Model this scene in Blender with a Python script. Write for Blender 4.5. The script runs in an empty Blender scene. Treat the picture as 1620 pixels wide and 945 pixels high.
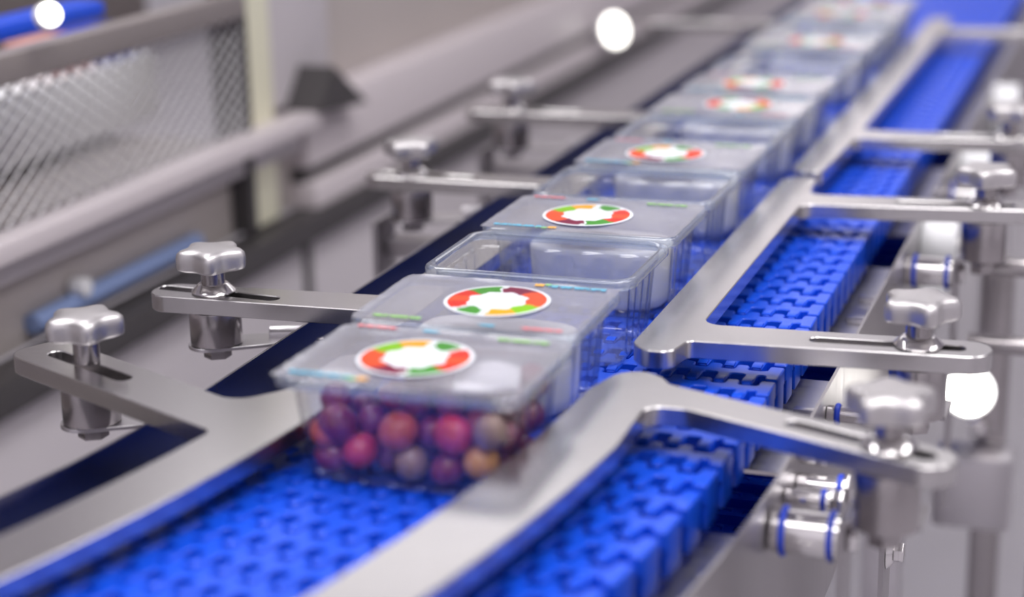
import bpy, bmesh, math, random
from math import sin, cos, pi, radians, hypot, atan2
from mathutils import Vector, Matrix

scene = bpy.context.scene
COL = scene.collection

# ------------------------------------------------------------------ camera
cam_data = bpy.data.cameras.new('camera')
cam = bpy.data.objects.new('camera', cam_data)
COL.objects.link(cam)
YAW, PIT, ROL = radians(19.4934), radians(16.3453), radians(-1.1478)
fw = Vector((-sin(YAW) * cos(PIT), cos(YAW) * cos(PIT), -sin(PIT)))
rt = Vector((cos(YAW), sin(YAW), 0))
up = rt.cross(fw)
rr = cos(ROL) * rt + sin(ROL) * up
uu = -sin(ROL) * rt + cos(ROL) * up
M = Matrix((rr, uu, -fw)).transposed().to_4x4()
M.translation = Vector((0.4405, -1.2689, 0.444))
cam.matrix_world = M
cam_data.sensor_fit = 'HORIZONTAL'
cam_data.sensor_width = 36.0
cam_data.lens = 2900 / 1620 * 36
cam_data.clip_start = 0.05
cam_data.clip_end = 60
cam_data.dof.use_dof = True
cam_data.dof.focus_distance = 1.45
cam_data.dof.aperture_fstop = 2.3
scene.camera = cam

# ------------------------------------------------------------------ world, lights, exposure
world = bpy.data.worlds.new('world')
scene.world = world
world.use_nodes = True
wbg = world.node_tree.nodes['Background']
wbg.inputs['Color'].default_value = (0.78, 0.75, 0.82, 1)
wbg.inputs['Strength'].default_value = 0.5

def area(name, loc, size, energy, rot=(0, 0, 0), color=(1, 1, 1)):
    d = bpy.data.lights.new(name, 'AREA')
    d.shape = 'RECTANGLE'
    d.size, d.size_y = size
    d.energy = energy
    d.color = color
    o = bpy.data.objects.new(name, d)
    COL.objects.link(o)
    o.location = loc
    o.rotation_euler = rot
    return o

# unseen overhead hall lights; front one added as fill, far one for reflections
for lx, ly, sx, sy, e in ((0.9, 0.2, 0.9, 2.6, 52), (-1.6, 0.6, 0.9, 2.6, 52), (2.6, 1.0, 0.9, 2.6, 40), (0.6, -1.9, 3.2, 1.2, 66), (-1.2, 5.7, 5.0, 1.5, 54)):
    area('overhead_light', (lx, ly, 2.95), (sx, sy), e, color=(1.0, 0.98, 0.98))
# small unseen lights, added to streak the right guide rail with reflections
for lx, lz in ((-1.45, 2.0), (-1.25, 1.7), (-1.07, 1.45), (-0.92, 1.28), (-0.78, 1.06)):
    area('streak_light', (lx, 7.2, lz), (0.08, 0.08), 1.0, (radians(80), 0, 0), (1.0, 0.95, 0.88))

scene.view_settings.view_transform = 'Standard'
scene.view_settings.look = 'None'
scene.view_settings.gamma = 1
scene.view_settings.use_curve_mapping = False
scene.view_settings.exposure = 0.15
try:
    scene.cycles.transparent_max_bounces = 48
    scene.cycles.max_bounces = 10
    scene.cycles.sample_clamp_indirect = 6
    scene.cycles.caustics_reflective = False
    scene.cycles.caustics_refractive = False
except Exception:
    pass

# ------------------------------------------------------------------ materials
def mat(name, base, rough=0.5, metal=0.0, noise=0.0, nscale=40, stretch=(1, 1, 1), bump=0.0, spec=0.5, coat=0.0):
    m = bpy.data.materials.new(name)
    m.use_nodes = True
    nt = m.node_tree
    b = nt.nodes['Principled BSDF']
    b.inputs['Base Color'].default_value = (*base, 1)
    b.inputs['Roughness'].default_value = rough
    b.inputs['Metallic'].default_value = metal
    b.inputs['Specular IOR Level'].default_value = spec
    b.inputs['Coat Weight'].default_value = coat
    if noise or bump:
        tc = nt.nodes.new('ShaderNodeTexCoord')
        mp = nt.nodes.new('ShaderNodeMapping')
        mp.inputs['Scale'].default_value = stretch
        nz = nt.nodes.new('ShaderNodeTexNoise')
        nz.inputs['Scale'].default_value = nscale
        nz.inputs['Detail'].default_value = 4
        nt.links.new(tc.outputs['Object'], mp.inputs['Vector'])
        nt.links.new(mp.outputs['Vector'], nz.inputs['Vector'])
        if noise:
            mr = nt.nodes.new('ShaderNodeMapRange')
            mr.inputs['To Min'].default_value = max(0.03, rough - noise)
            mr.inputs['To Max'].default_value = rough + noise
            nt.links.new(nz.outputs['Fac'], mr.inputs['Value'])
            nt.links.new(mr.outputs['Result'], b.inputs['Roughness'])
            mx = nt.nodes.new('ShaderNodeMix')
            mx.data_type = 'RGBA'
            mx.inputs['A'].default_value = (*[c * (1 - noise) for c in base], 1)
            mx.inputs['B'].default_value = (*[min(1, c * (1 + noise)) for c in base], 1)
            nt.links.new(nz.outputs['Fac'], mx.inputs['Factor'])
            nt.links.new(mx.outputs['Result'], b.inputs['Base Color'])
        if bump:
            bp = nt.nodes.new('ShaderNodeBump')
            bp.inputs['Strength'].default_value = bump
            bp.inputs['Distance'].default_value = 0.001
            nt.links.new(nz.outputs['Fac'], bp.inputs['Height'])
            nt.links.new(bp.outputs['Normal'], b.inputs['Normal'])
    return m

MT = {}
MT['plate'] = mat('brushed_stainless_plate', (0.57, 0.555, 0.555), 0.24, 1, 0.05, 60, (1, 12, 1))
MT['steel'] = mat('turned_steel', (0.40, 0.375, 0.38), 0.24, 1, 0.08, 90, (1, 1, 0.1))
MT['knob'] = mat('cast_steel_knob', (0.60, 0.58, 0.585), 0.42, 1, 0.04, 300, bump=0.06)
MT['bright'] = mat('polished_steel', (0.72, 0.70, 0.70), 0.14, 1, 0.04, 60)
MT['sheet'] = mat('stainless_sheet', (0.58, 0.56, 0.58), 0.34, 1, 0.10, 20, (1, 8, 1))
MT['mirror_sheet'] = mat('polished_sheet', (0.40, 0.39, 0.42), 0.22, 1, 0.04, 30, (1, 6, 1))
MT['wire'] = mat('galvanised_wire', (0.55, 0.54, 0.55), 0.35, 1)
MT['belt'] = mat('blue_acetal_plastic', (0.006, 0.080, 0.72), 0.32, 0, 0.04, 120, spec=0.38)
MT['blue_ring'] = mat('blue_rubber', (0.015, 0.06, 0.62), 0.42)
MT['dark'] = mat('dark_grey_paint', (0.055, 0.05, 0.052), 0.45, 0, 0.08, 14)
MT['mauve'] = mat('satin_steel_cladding', (0.60, 0.56, 0.585), 0.50, 0.0, 0.05, 7)
MT['navy'] = mat('belt_reflection_navy', (0.006, 0.012, 0.07), 0.4)
MT['outer'] = mat('outer_panel_sheet', (0.40, 0.38, 0.395), 0.36, 1, 0.08, 20, (1, 8, 1))
MT['rubber'] = mat('black_gap_seal', (0.02, 0.02, 0.022), 0.6)
MT['white'] = mat('white_plastic', (0.82, 0.82, 0.84), 0.38)
MT['dish'] = mat('white_moulded_fibre', (0.95, 0.95, 0.96), 0.55, 0, 0.02, 90)
MT['floor'] = mat('grey_floor_coating', (0.40, 0.38, 0.41), 0.55, 0, 0.05, 3)
MT['wall_w'] = mat('white_wall_paint', (0.78, 0.76, 0.80), 0.8, 0, 0.02, 4)
MT['wall_g'] = mat('grey_wall_paint', (0.42, 0.40, 0.43), 0.8, 0, 0.02, 4)
MT['cream'] = mat('cream_painted_post', (0.80, 0.78, 0.60), 0.45)
MT['beam'] = mat('pale_rose_grey_cladding', (0.68, 0.62, 0.64), 0.42, 0, 0.05, 6, (1, 0.1, 6))
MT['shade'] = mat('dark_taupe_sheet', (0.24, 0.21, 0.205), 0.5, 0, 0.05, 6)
MT['tan'] = mat('tan_panel', (0.50, 0.45, 0.43), 0.5, 0, 0.06, 5)
MT['blue_grey'] = mat('blue_grey_band', (0.20, 0.27, 0.48), 0.5)
MT['pink'] = mat('pink_carton', (0.70, 0.36, 0.34), 0.6)

def mat_thin(name, tint, haze, haze_col, rough=0.06, spec_min=0.04, spec_max=0.9):
    m = bpy.data.materials.new(name)
    m.use_nodes = True
    nt = m.node_tree
    nt.nodes.clear()
    out = nt.nodes.new('ShaderNodeOutputMaterial')
    tr = nt.nodes.new('ShaderNodeBsdfTransparent')
    tr.inputs['Color'].default_value = (*tint, 1)
    df = nt.nodes.new('ShaderNodeBsdfDiffuse')
    df.inputs['Color'].default_value = (*haze_col, 1)
    tl = nt.nodes.new('ShaderNodeBsdfTranslucent')
    tl.inputs['Color'].default_value = (*haze_col, 1)
    m0 = nt.nodes.new('ShaderNodeMixShader')
    m0.inputs[0].default_value = 0.5
    nt.links.new(df.outputs[0], m0.inputs[1])
    nt.links.new(tl.outputs[0], m0.inputs[2])
    gl = nt.nodes.new('ShaderNodeBsdfGlossy')
    gl.inputs['Roughness'].default_value = rough
    m1 = nt.nodes.new('ShaderNodeMixShader')
    m1.inputs[0].default_value = haze
    m2 = nt.nodes.new('ShaderNodeMixShader')
    lw = nt.nodes.new('ShaderNodeLayerWeight')
    lw.inputs['Blend'].default_value = 0.5
    fr = nt.nodes.new('ShaderNodeMath')
    fr.operation = 'POWER'
    fr.inputs[1].default_value = 4.5
    nt.links.new(lw.outputs['Facing'], fr.inputs[0])
    mr = nt.nodes.new('ShaderNodeMapRange')
    mr.inputs['To Min'].default_value = spec_min
    mr.inputs['To Max'].default_value = spec_max
    nt.links.new(fr.outputs[0], mr.inputs['Value'])
    nt.links.new(tr.outputs[0], m1.inputs[1])
    nt.links.new(m0.outputs[0], m1.inputs[2])
    nt.links.new(mr.outputs['Result'], m2.inputs[0])
    nt.links.new(m1.outputs[0], m2.inputs[1])
    nt.links.new(gl.outputs[0], m2.inputs[2])
    nt.links.new(m2.outputs[0], out.inputs['Surface'])
    return m

MT['pet'] = mat_thin('clear_pet', (0.975, 0.982, 0.989), 0.014, (0.82, 0.85, 0.90), 0.05, 0.06)
MT['pet_rim'] = mat_thin('clear_pet_rim', (0.93, 0.96, 0.985), 0.16, (0.80, 0.87, 0.95), 0.06, 0.12)
MT['film'] = mat_thin('clear_lidding_film', (0.95, 0.95, 0.97), 0.25, (0.80, 0.80, 0.86), 0.14, 0.06)

def mat_emit(name, col, s):
    m = bpy.data.materials.new(name)
    m.use_nodes = True
    nt = m.node_tree
    nt.nodes.clear()
    out = nt.nodes.new('ShaderNodeOutputMaterial')
    e = nt.nodes.new('ShaderNodeEmission')
    e.inputs['Color'].default_value = (*col, 1)
    e.inputs['Strength'].default_value = s
    nt.links.new(e.outputs[0], out.inputs['Surface'])
    return m

MT['glow_disc'] = mat_emit('glowing_disc_face', (1.0, 0.97, 0.90), 6.0)  # emission for the glowing discs, including the added machine highlights

def mat_sticker():
    """flat print: ring of fruit pictures round a white centre"""
    m = bpy.data.materials.new('fruit_ring_print')
    m.use_nodes = True
    nt = m.node_tree
    N, L = nt.nodes, nt.links
    b = N['Principled BSDF']
    b.inputs['Roughness'].default_value = 0.45
    b.inputs['Specular IOR Level'].default_value = 0.2
    tc = N.new('ShaderNodeTexCoord')
    sp = N.new('ShaderNodeSeparateXYZ')
    L.new(tc.outputs['Object'], sp.inputs[0])
    at = N.new('ShaderNodeMath'); at.operation = 'ARCTAN2'
    L.new(sp.outputs['Y'], at.inputs[0]); L.new(sp.outputs['X'], at.inputs[1])
    nz = N.new('ShaderNodeTexNoise'); nz.inputs['Scale'].default_value = 110
    L.new(tc.outputs['Object'], nz.inputs['Vector'])
    fr = N.new('ShaderNodeMapRange')
    fr.inputs['From Min'].default_value = -pi; fr.inputs['From Max'].default_value = pi
    L.new(at.outputs[0], fr.inputs['Value'])
    ad = N.new('ShaderNodeMath'); ad.operation = 'MULTIPLY_ADD'
    ad.inputs[1].default_value = 0.06; ad.inputs[2].default_value = -0.03
    L.new(nz.outputs['Fac'], ad.inputs[0])
    a2 = N.new('ShaderNodeMath'); a2.operation = 'ADD'
    L.new(fr.outputs['Result'], a2.inputs[0]); L.new(ad.outputs[0], a2.inputs[1])
    cr = N.new('ShaderNodeValToRGB'); cr.color_ramp.interpolation = 'CONSTANT'
    red, org, yel, grn, dgr, pur, wht = (0.72, 0.028, 0.012), (0.80, 0.085, 0.02), (0.88, 0.40, 0.008), (0.24, 0.55, 0.006), (0.06, 0.30, 0.03), (0.20, 0.010, 0.05), (0.82, 0.86, 0.90)
    stops = [(0.0, org), (0.155, pur), (0.27, wht), (0.285, dgr), (0.40, red), (0.47, org), (0.54, red), (0.62, wht), (0.64, dgr), (0.735, wht), (0.765, yel), (0.86, grn), (0.965, org)]
    el = cr.color_ramp.elements
    el[0].position, el[0].color = 0, (*stops[0][1], 1)
    el[1].position, el[1].color = stops[1][0], (*stops[1][1], 1)
    for pz, c in stops[2:]:
        e = el.new(pz); e.color = (*c, 1)
    L.new(a2.outputs[0], cr.inputs[0])
    # radius
    ln = N.new('ShaderNodeVectorMath'); ln.operation = 'LENGTH'
    L.new(tc.outputs['Object'], ln.inputs[0])
    sn = N.new('ShaderNodeMath'); sn.operation = 'SINE'
    ml = N.new('ShaderNodeMath'); ml.operation = 'MULTIPLY'; ml.inputs[1].default_value = 8
    L.new(at.outputs[0], ml.inputs[0]); L.new(ml.outputs[0], sn.inputs[0])
    wob = N.new('ShaderNodeMath'); wob.operation = 'MULTIPLY_ADD'; wob.inputs[1].default_value = 0.0013
    L.new(sn.outputs[0], wob.inputs[0]); L.new(ln.outputs['Value'], wob.inputs[2])
    nb = N.new('ShaderNodeTexNoise'); nb.inputs['Scale'].default_value = 160
    L.new(tc.outputs['Object'], nb.inputs['Vector'])
    w2 = N.new('ShaderNodeMath'); w2.operation = 'MULTIPLY_ADD'; w2.inputs[1].default_value = 0.006
    L.new(nb.outputs['Fac'], w2.inputs[0]); L.new(wob.outputs[0], w2.inputs[2])
    inn = N.new('ShaderNodeMath'); inn.operation = 'GREATER_THAN'; inn.inputs[1].default_value = 0.0245
    L.new(w2.outputs[0], inn.inputs[0])
    out_ = N.new('ShaderNodeMath'); out_.operation = 'LESS_THAN'; out_.inputs[1].default_value = 0.0362
    L.new(ln.outputs['Value'], out_.inputs[0])
    msk = N.new('ShaderNodeMath'); msk.operation = 'MULTIPLY'
    L.new(inn.outputs[0], msk.inputs[0]); L.new(out_.outputs[0], msk.inputs[1])
    mx = N.new('ShaderNodeMix'); mx.data_type = 'RGBA'
    mx.inputs['A'].default_value = (0.76, 0.79, 0.84, 1)
    L.new(msk.outputs[0], mx.inputs['Factor']); L.new(cr.outputs[0], mx.inputs['B'])
    # shade variation inside the fruit print
    v = N.new('ShaderNodeMix'); v.data_type = 'RGBA'; v.blend_type = 'MULTIPLY'
    v.inputs['Factor'].default_value = 0.35
    L.new(mx.outputs['Result'], v.inputs['A']); L.new(nb.outputs['Fac'], v.inputs['B'])
    mm = N.new('ShaderNodeMix'); mm.data_type = 'RGBA'
    L.new(msk.outputs[0], mm.inputs['Factor'])
    L.new(mx.outputs['Result'], mm.inputs['A']); L.new(v.outputs['Result'], mm.inputs['B'])
    L.new(mm.outputs['Result'], b.inputs['Base Color'])
    return m

MT['sticker'] = mat_sticker()

def mat_print(name, col):
    """broken flat printing on film: small letter-like marks"""
    m = bpy.data.materials.new(name)
    m.use_nodes = True
    nt = m.node_tree
    N, L = nt.nodes, nt.links
    b = N['Principled BSDF']
    out = N['Material Output']
    b.inputs['Base Color'].default_value = (*col, 1)
    b.inputs['Roughness'].default_value = 0.4
    tr = N.new('ShaderNodeBsdfTransparent')
    tc = N.new('ShaderNodeTexCoord')
    mp = N.new('ShaderNodeMapping'); mp.inputs['Scale'].default_value = (1, 0.35, 1)
    nz = N.new('ShaderNodeTexNoise'); nz.inputs['Scale'].default_value = 420; nz.inputs['Detail'].default_value = 1
    gt = N.new('ShaderNodeMath'); gt.operation = 'GREATER_THAN'; gt.inputs[1].default_value = 0.44
    mx = N.new('ShaderNodeMixShader')
    L.new(tc.outputs['Object'], mp.inputs[0]); L.new(mp.outputs[0], nz.inputs['Vector'])
    L.new(nz.outputs['Fac'], gt.inputs[0]); L.new(gt.outputs[0], mx.inputs[0])
    L.new(tr.outputs[0], mx.inputs[1]); L.new(b.outputs[0], mx.inputs[2])
    L.new(mx.outputs[0], out.inputs['Surface'])
    return m

MT['print_blue'] = mat_print('blue_print', (0.10, 0.42, 0.60))
MT['print_red'] = mat_print('red_print', (0.72, 0.20, 0.22))
MT['print_green'] = mat_print('green_print', (0.28, 0.58, 0.16))
MT['print_orange'] = mat_print('orange_print', (0.85, 0.42, 0.05))

def mat_grape(name, c1, c2, c3):
    m = bpy.data.materials.new(name)
    m.use_nodes = True
    nt = m.node_tree
    N, L = nt.nodes, nt.links
    b = N['Principled BSDF']
    b.inputs['Roughness'].default_value = 0.3
    b.inputs['Subsurface Weight'].default_value = 0.0
    b.inputs['Coat Weight'].default_value = 0.5
    tc = N.new('ShaderNodeTexCoord')
    nz = N.new('ShaderNodeTexNoise'); nz.inputs['Scale'].default_value = 55; nz.inputs['Detail'].default_value = 3
    L.new(tc.outputs['Object'], nz.inputs['Vector'])
    cr = N.new('ShaderNodeValToRGB')
    el = cr.color_ramp.elements
    el[0].position, el[0].color = 0.34, (*c1, 1)
    el[1].position, el[1].color = 0.68, (*c3, 1)
    e = el.new(0.5); e.color = (*c2, 1)
    L.new(nz.outputs['Fac'], cr.inputs[0]); L.new(cr.outputs[0], b.inputs['Base Color'])
    return m

MT['g_purple'] = mat_grape('purple_grape_skin', (0.12, 0.008, 0.045), (0.24, 0.015, 0.075), (0.44, 0.06, 0.14))
MT['g_pink'] = mat_grape('pink_red_grape_skin', (0.42, 0.012, 0.06), (0.70, 0.03, 0.09), (0.80, 0.12, 0.12))
MT['g_orange'] = mat_grape('rosy_orange_grape_skin', (0.46, 0.02, 0.07), (0.66, 0.08, 0.05), (0.76, 0.28, 0.06))
MT['g_gold'] = mat_grape('golden_grape_skin', (0.66, 0.12, 0.04), (0.82, 0.38, 0.09), (0.88, 0.60, 0.22))
MT['g_tan'] = mat_grape('tan_grape_skin', (0.22, 0.09, 0.11), (0.40, 0.24, 0.18), (0.52, 0.38, 0.27))

# ------------------------------------------------------------------ helpers
def link(o, parent=None):
    COL.objects.link(o)
    if parent is not None:
        o.parent = parent
    return o

def tag(o, label=None, cat=None, group=None, kind=None):
    if label: o['label'] = label
    if cat: o['category'] = cat
    if group: o['group'] = group
    if kind: o['kind'] = kind
    return o

def empty(name, loc=(0, 0, 0), rz=0.0):
    o = bpy.data.objects.new(name, None)
    o.empty_display_size = 0.02
    o.location = loc
    o.rotation_euler = (0, 0, rz)
    COL.objects.link(o)
    return o

def build(name, bm, m, parent=None, smooth=True, loc=None, ang=40):
    bmesh.ops.recalc_face_normals(bm, faces=bm.faces)
    me = bpy.data.meshes.new(name)
    bm.to_mesh(me)
    bm.free()
    me.materials.append(m)
    if smooth:
        for p in me.polygons:
            p.use_smooth = True
        me.set_sharp_from_angle(angle=radians(ang))
    o = bpy.data.objects.new(name, me)
    if loc is not None:
        o.location = loc
    return link(o, parent)

def inst(name, me, parent=None, loc=(0, 0, 0), rot=(0, 0, 0)):
    o = bpy.data.objects.new(name, me)
    o.location = loc
    o.rotation_euler = rot
    return link(o, parent)

def add_box(bm, c, s, bevel=0.0, rz=0.0, mtx=None):
    r = bmesh.ops.create_cube(bm, size=1)
    vs = r['verts']
    T = Matrix.Translation(c) @ Matrix.Rotation(rz, 4, 'Z') @ Matrix.Diagonal((*s, 1))
    if mtx is not None:
        T = mtx @ T
    bmesh.ops.transform(bm, matrix=T, verts=vs)
    if bevel:
        es = list({e for v in vs for e in v.link_edges})
        bmesh.ops.bevel(bm, geom=es, offset=bevel, segments=2, affect='EDGES', profile=0.6)

def add_cyl(bm, a, b, r, n=24, r2=None, bevel=0.0):
    a, b = Vector(a), Vector(b)
    d = b - a
    q = d.to_track_quat('Z', 'Y').to_matrix().to_4x4()
    q.translation = (a + b) / 2
    res = bmesh.ops.create_cone(bm, cap_ends=True, segments=n, radius1=r, radius2=r if r2 is None else r2, depth=d.length, matrix=q)
    if bevel:
        vs = set(res['verts'])
        es = [e for e in {e for v in vs for e in v.link_edges} if len(e.link_faces) == 2 and any(len(f.verts) > 4 for f in e.link_faces)]
        bmesh.ops.bevel(bm, geom=es, offset=bevel, segments=2, affect='EDGES', profile=0.6)

def add_lathe(bm, prof, n=32, c=(0, 0, 0), mod=None):
    """prof: list of (r, z), closed at both ends by caps"""
    rings = []
    for k, (r, z) in enumerate(prof):
        ring = []
        for i in range(n):
            t = 2 * pi * i / n
            f = mod(t, k) if mod else 1
            ring.append(bm.verts.new((c[0] + r * f * cos(t), c[1] + r * f * sin(t), c[2] + z)))
        rings.append(ring)
    for a, b in zip(rings, rings[1:]):
        for i in range(n):
            bm.faces.new((a[i], a[(i + 1) % n], b[(i + 1) % n], b[i]))
    bm.faces.new(rings[0][::-1])
    bm.faces.new(rings[-1])

def round_poly(pts, seg=7):
    """pts: (x, y, r); rounds every corner with its radius"""
    out = []
    n = len(pts)
    for i in range(n):
        x, y, r = pts[i]
        if r <= 0:
            out.append((x, y)); continue
        p = Vector((x, y)); a = Vector(pts[i - 1][:2]); b = Vector(pts[(i + 1) % n][:2])
        u, v = (a - p).normalized(), (b - p).normalized()
        ang = u.angle(v)
        t = min(r / math.tan(ang / 2), 0.49 * (a - p).length, 0.49 * (b - p).length)
        r2 = t * math.tan(ang / 2)
        s, e = p + u * t, p + v * t
        cen = p + (u + v).normalized() * (r2 / sin(ang / 2))
        a0 = atan2(s.y - cen.y, s.x - cen.x); a1 = atan2(e.y - cen.y, e.x - cen.x)
        d = (a1 - a0 + pi) % (2 * pi) - pi
        for k in range(seg + 1):
            t_ = a0 + d * k / seg
            out.append((cen.x + r2 * cos(t_), cen.y + r2 * sin(t_)))
    return out

def slab(name, outlines, z_top, th, m, parent=None, bevel=0.0007):
    """flat plate cut to outlines (first the rim, then the holes), with thickness and broken edges"""
    cu = bpy.data.curves.new(name, 'CURVE')
    cu.dimensions = '2D'
    cu.fill_mode = 'BOTH'
    cu.extrude = th / 2 - bevel
    cu.bevel_depth = bevel
    cu.bevel_resolution = 0
    cu.offset = -bevel
    for pts in outlines:
        sp = cu.splines.new('POLY')
        sp.points.add(len(pts) - 1)
        for q, (x, y) in zip(sp.points, pts):
            q.co = (x, y, 0, 1)
        sp.use_cyclic_u = True
    tmp = bpy.data.objects.new(name, cu)
    COL.objects.link(tmp)
    dg = bpy.context.evaluated_depsgraph_get()
    me = bpy.data.meshes.new_from_object(tmp.evaluated_get(dg))
    bpy.data.objects.remove(tmp)
    bpy.data.curves.remove(cu)
    me.name = name
    me.materials.clear(); me.materials.append(m)
    me.transform(Matrix.Translation((0, 0, z_top - th / 2)))
    bm = bmesh.new(); bm.from_mesh(me)
    bmesh.ops.remove_doubles(bm, verts=bm.verts, dist=1e-6)
    bm.to_mesh(me); bm.free()
    for p in me.polygons: p.use_smooth = True
    me.set_sharp_from_angle(angle=radians(20))
    o = bpy.data.objects.new(name, me)
    return link(o, parent)

# ------------------------------------------------------------------ the line's path: straight, then a wide bend to the left towards the viewer
Y0, RB = -0.10, 1.5
def path(s, off):
    """s = distance along the line (decreasing towards the viewer), off = offset to the right"""
    if s >= Y0:
        return (off, s)
    a = (Y0 - s) / RB
    return (-RB + (RB + off) * cos(a), Y0 - (RB + off) * sin(a))
def heading(s):
    return 0.0 if s >= Y0 else -(Y0 - s) / RB

BELT_Z = -0.007
PLATE_Z = 0.028
PLATE_T = 0.0138

# ------------------------------------------------------------------ the hall
def hall(name, c, sz, m, label):
    bm = bmesh.new(); add_box(bm, c, sz)
    tag(build(name, bm, m, smooth=False), label, kind='structure')
hall('floor', (0, 2, -0.95), (9, 11, 0.1), MT['floor'], 'smooth grey coated factory floor')
hall('ceiling', (0, 2, 3.05), (9, 11, 0.1), MT['wall_w'], 'white hall ceiling')
hall('wall_back', (0, 7.45, 1.05), (9, 0.1, 3.9), MT['wall_w'], 'white painted back wall of the hall')
hall('wall_front', (0, -3.45, 1.05), (9, 0.1, 3.9), MT['wall_w'], 'white painted front wall of the hall')
hall('wall_left', (-4.45, 2, 1.05), (0.1, 10.8, 3.9), MT['wall_w'], 'white painted left wall of the hall')
hall('wall_right', (4.45, 2, 1.05), (0.1, 10.8, 3.9), MT['wall_w'], 'white painted right wall of the hall')

# ------------------------------------------------------------------ conveyor belt
def belt_row_mesh():
    XL, XR = -0.118, 0.192
    s = 0.0212
    wn, wf = 0.0088, 0.0098
    bar0, bar1 = -0.005, 0.005
    near, far = -0.0262, 0.0160
    n = int((XR - XL) / s)
    pts = []
    # near side, going right -> from left end; near fingers at k, far fingers at k + .5
    xs = [XR - 0.0105 - 0.5 * s - k * s for k in range(n)][::-1]
    pts.append((XL, bar0, 0.002))
    for x in xs:
        if x - wn / 2 < XL + 0.003: continue
        pts += [(x - wn / 2 - 0.0004, bar0, 0.0028), (x - wn / 2, near, 0.0032), (x + wn / 2, near, 0.0032), (x + wn / 2 + 0.0004, bar0, 0.0028)]
    pts += [(XR - 0.010, bar0, 0.003), (XR - 0.010, bar0 - 0.008, 0.002), (XR, bar0 - 0.008, 0.0015)]
    pts += [(XR, far + 0.001, 0.0015), (XR - 0.0115, far + 0.001, 0.003), (XR - 0.0115, bar1, 0.003)]
    xf = [x + s / 2 for x in xs][::-1]
    for x in xf:
        if x + wf / 2 > XR - 0.013 or x - wf / 2 < XL + 0.002: continue
        pts += [(x + wf / 2 + 0.0003, bar1, 0.0028), (x + wf / 2, far, 0.003), (x - wf / 2, far, 0.003), (x - wf / 2 - 0.0003, bar1, 0.0028)]
    pts.append((XL, bar1, 0.002))
    o = slab('belt_row', [round_poly(pts, 3)], 0, 0.013, MT['belt'], bevel=0.0009)
    me = o.data
    bpy.data.objects.remove(o)
    # edge plates and under-knuckles
    bm = bmesh.new(); bm.from_mesh(me)
    for x in xs:
        if x - wn / 2 < XL + 0.003: continue
        T = Matrix.Translation((x, near + 0.0052, 0.0002)) @ Matrix.Rotation(radians(7), 4, 'X')
        add_box(bm, (0, 0, 0), (wn - 0.0012, 0.0088, 0.0022), 0.0008, mtx=T)
    add_box(bm, (XR - 0.0028, 0.003, -0.0185), (0.0052, 0.0235, 0.029), 0.0012)
    add_box(bm, (XR - 0.0095, -0.0125, -0.0185), (0.0052, 0.0215, 0.025), 0.0012)
    add_box(bm, (XL + 0.0028, 0.003, -0.0185), (0.0052, 0.0235, 0.029), 0.0012)
    add_box(bm, ((XL + XR) / 2, 0, -0.0165), (XR - XL - 0.02, 0.006, 0.009))
    bm.to_mesh(me); bm.free()
    for p in me.polygons: p.use_smooth = True
    me.set_sharp_from_angle(angle=radians(20))
    return me

belt = empty('conveyor_belt', (0, 0, BELT_Z))
tag(belt, 'bright blue modular plastic conveyor belt carrying the fruit trays', 'conveyor belt')
row_me = belt_row_mesh()
PITCH = 0.0352
s = -0.98
while s < 2.75:
    x, y = path(s, 0)
    inst('belt_row', row_me, belt, (x, y, 0), (0, 0, heading(s)))
    s += PITCH
s = -0.10
while s < 1.7:
    inst('belt_row', row_me, belt, (0.03, s, -0.155), (pi, 0, 0))
    s += PITCH

# ------------------------------------------------------------------ side panels and bed of the conveyor
def path_strip(off0, off1, z0, z1, s0, s1, step=0.04):
    bm = bmesh.new()
    n = max(2, int((s1 - s0) / step))
    prev = None
    for i in range(n + 1):
        s = s0 + (s1 - s0) * i / n
        a, b = path(s, off0), path(s, off1)
        ring = [bm.verts.new((*a, z0)), bm.verts.new((*b, z0)), bm.verts.new((*b, z1)), bm.verts.new((*a, z1))]
        if prev:
            for k in range(4):
                bm.faces.new((prev[k], prev[(k + 1) % 4], ring[(k + 1) % 4], ring[k]))
        else:
            bm.faces.new(ring)
        prev = ring
    bm.faces.new(prev[::-1])
    return bm

frame = empty('conveyor_stand', (0, 0.5, -0.9))
tag(frame, 'stainless steel conveyor stand with side panels beneath the blue belt', 'conveyor stand')
def fpart(name, bm, m, smooth=True):
    o = build(name, bm, m, None, smooth)
    o.parent = frame
    o.matrix_parent_inverse = Matrix.Translation((0, 0.5, -0.9)).inverted()
    return o
LPX = -0.1985
LPZ = 0.0040
fpart('side_panel', path_strip(LPX - 0.002, LPX, -0.16, LPZ, -0.98, -0.1295), MT['mirror_sheet'])
fpart('side_panel', path_strip(LPX - 0.002, LPX, -0.16, LPZ, -0.1285, 2.8), MT['mirror_sheet'])
fpart('side_panel', path_strip(0.2236, 0.226, -0.20, -0.020, -0.98, 2.8), MT['outer'])
fpart('belt_reflection_strip', path_strip(-0.1963, -0.124, -0.045, -0.040, -0.98, 2.8), MT['navy'])  # navy colour stands in for the belt's reflection in the side panel
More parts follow.
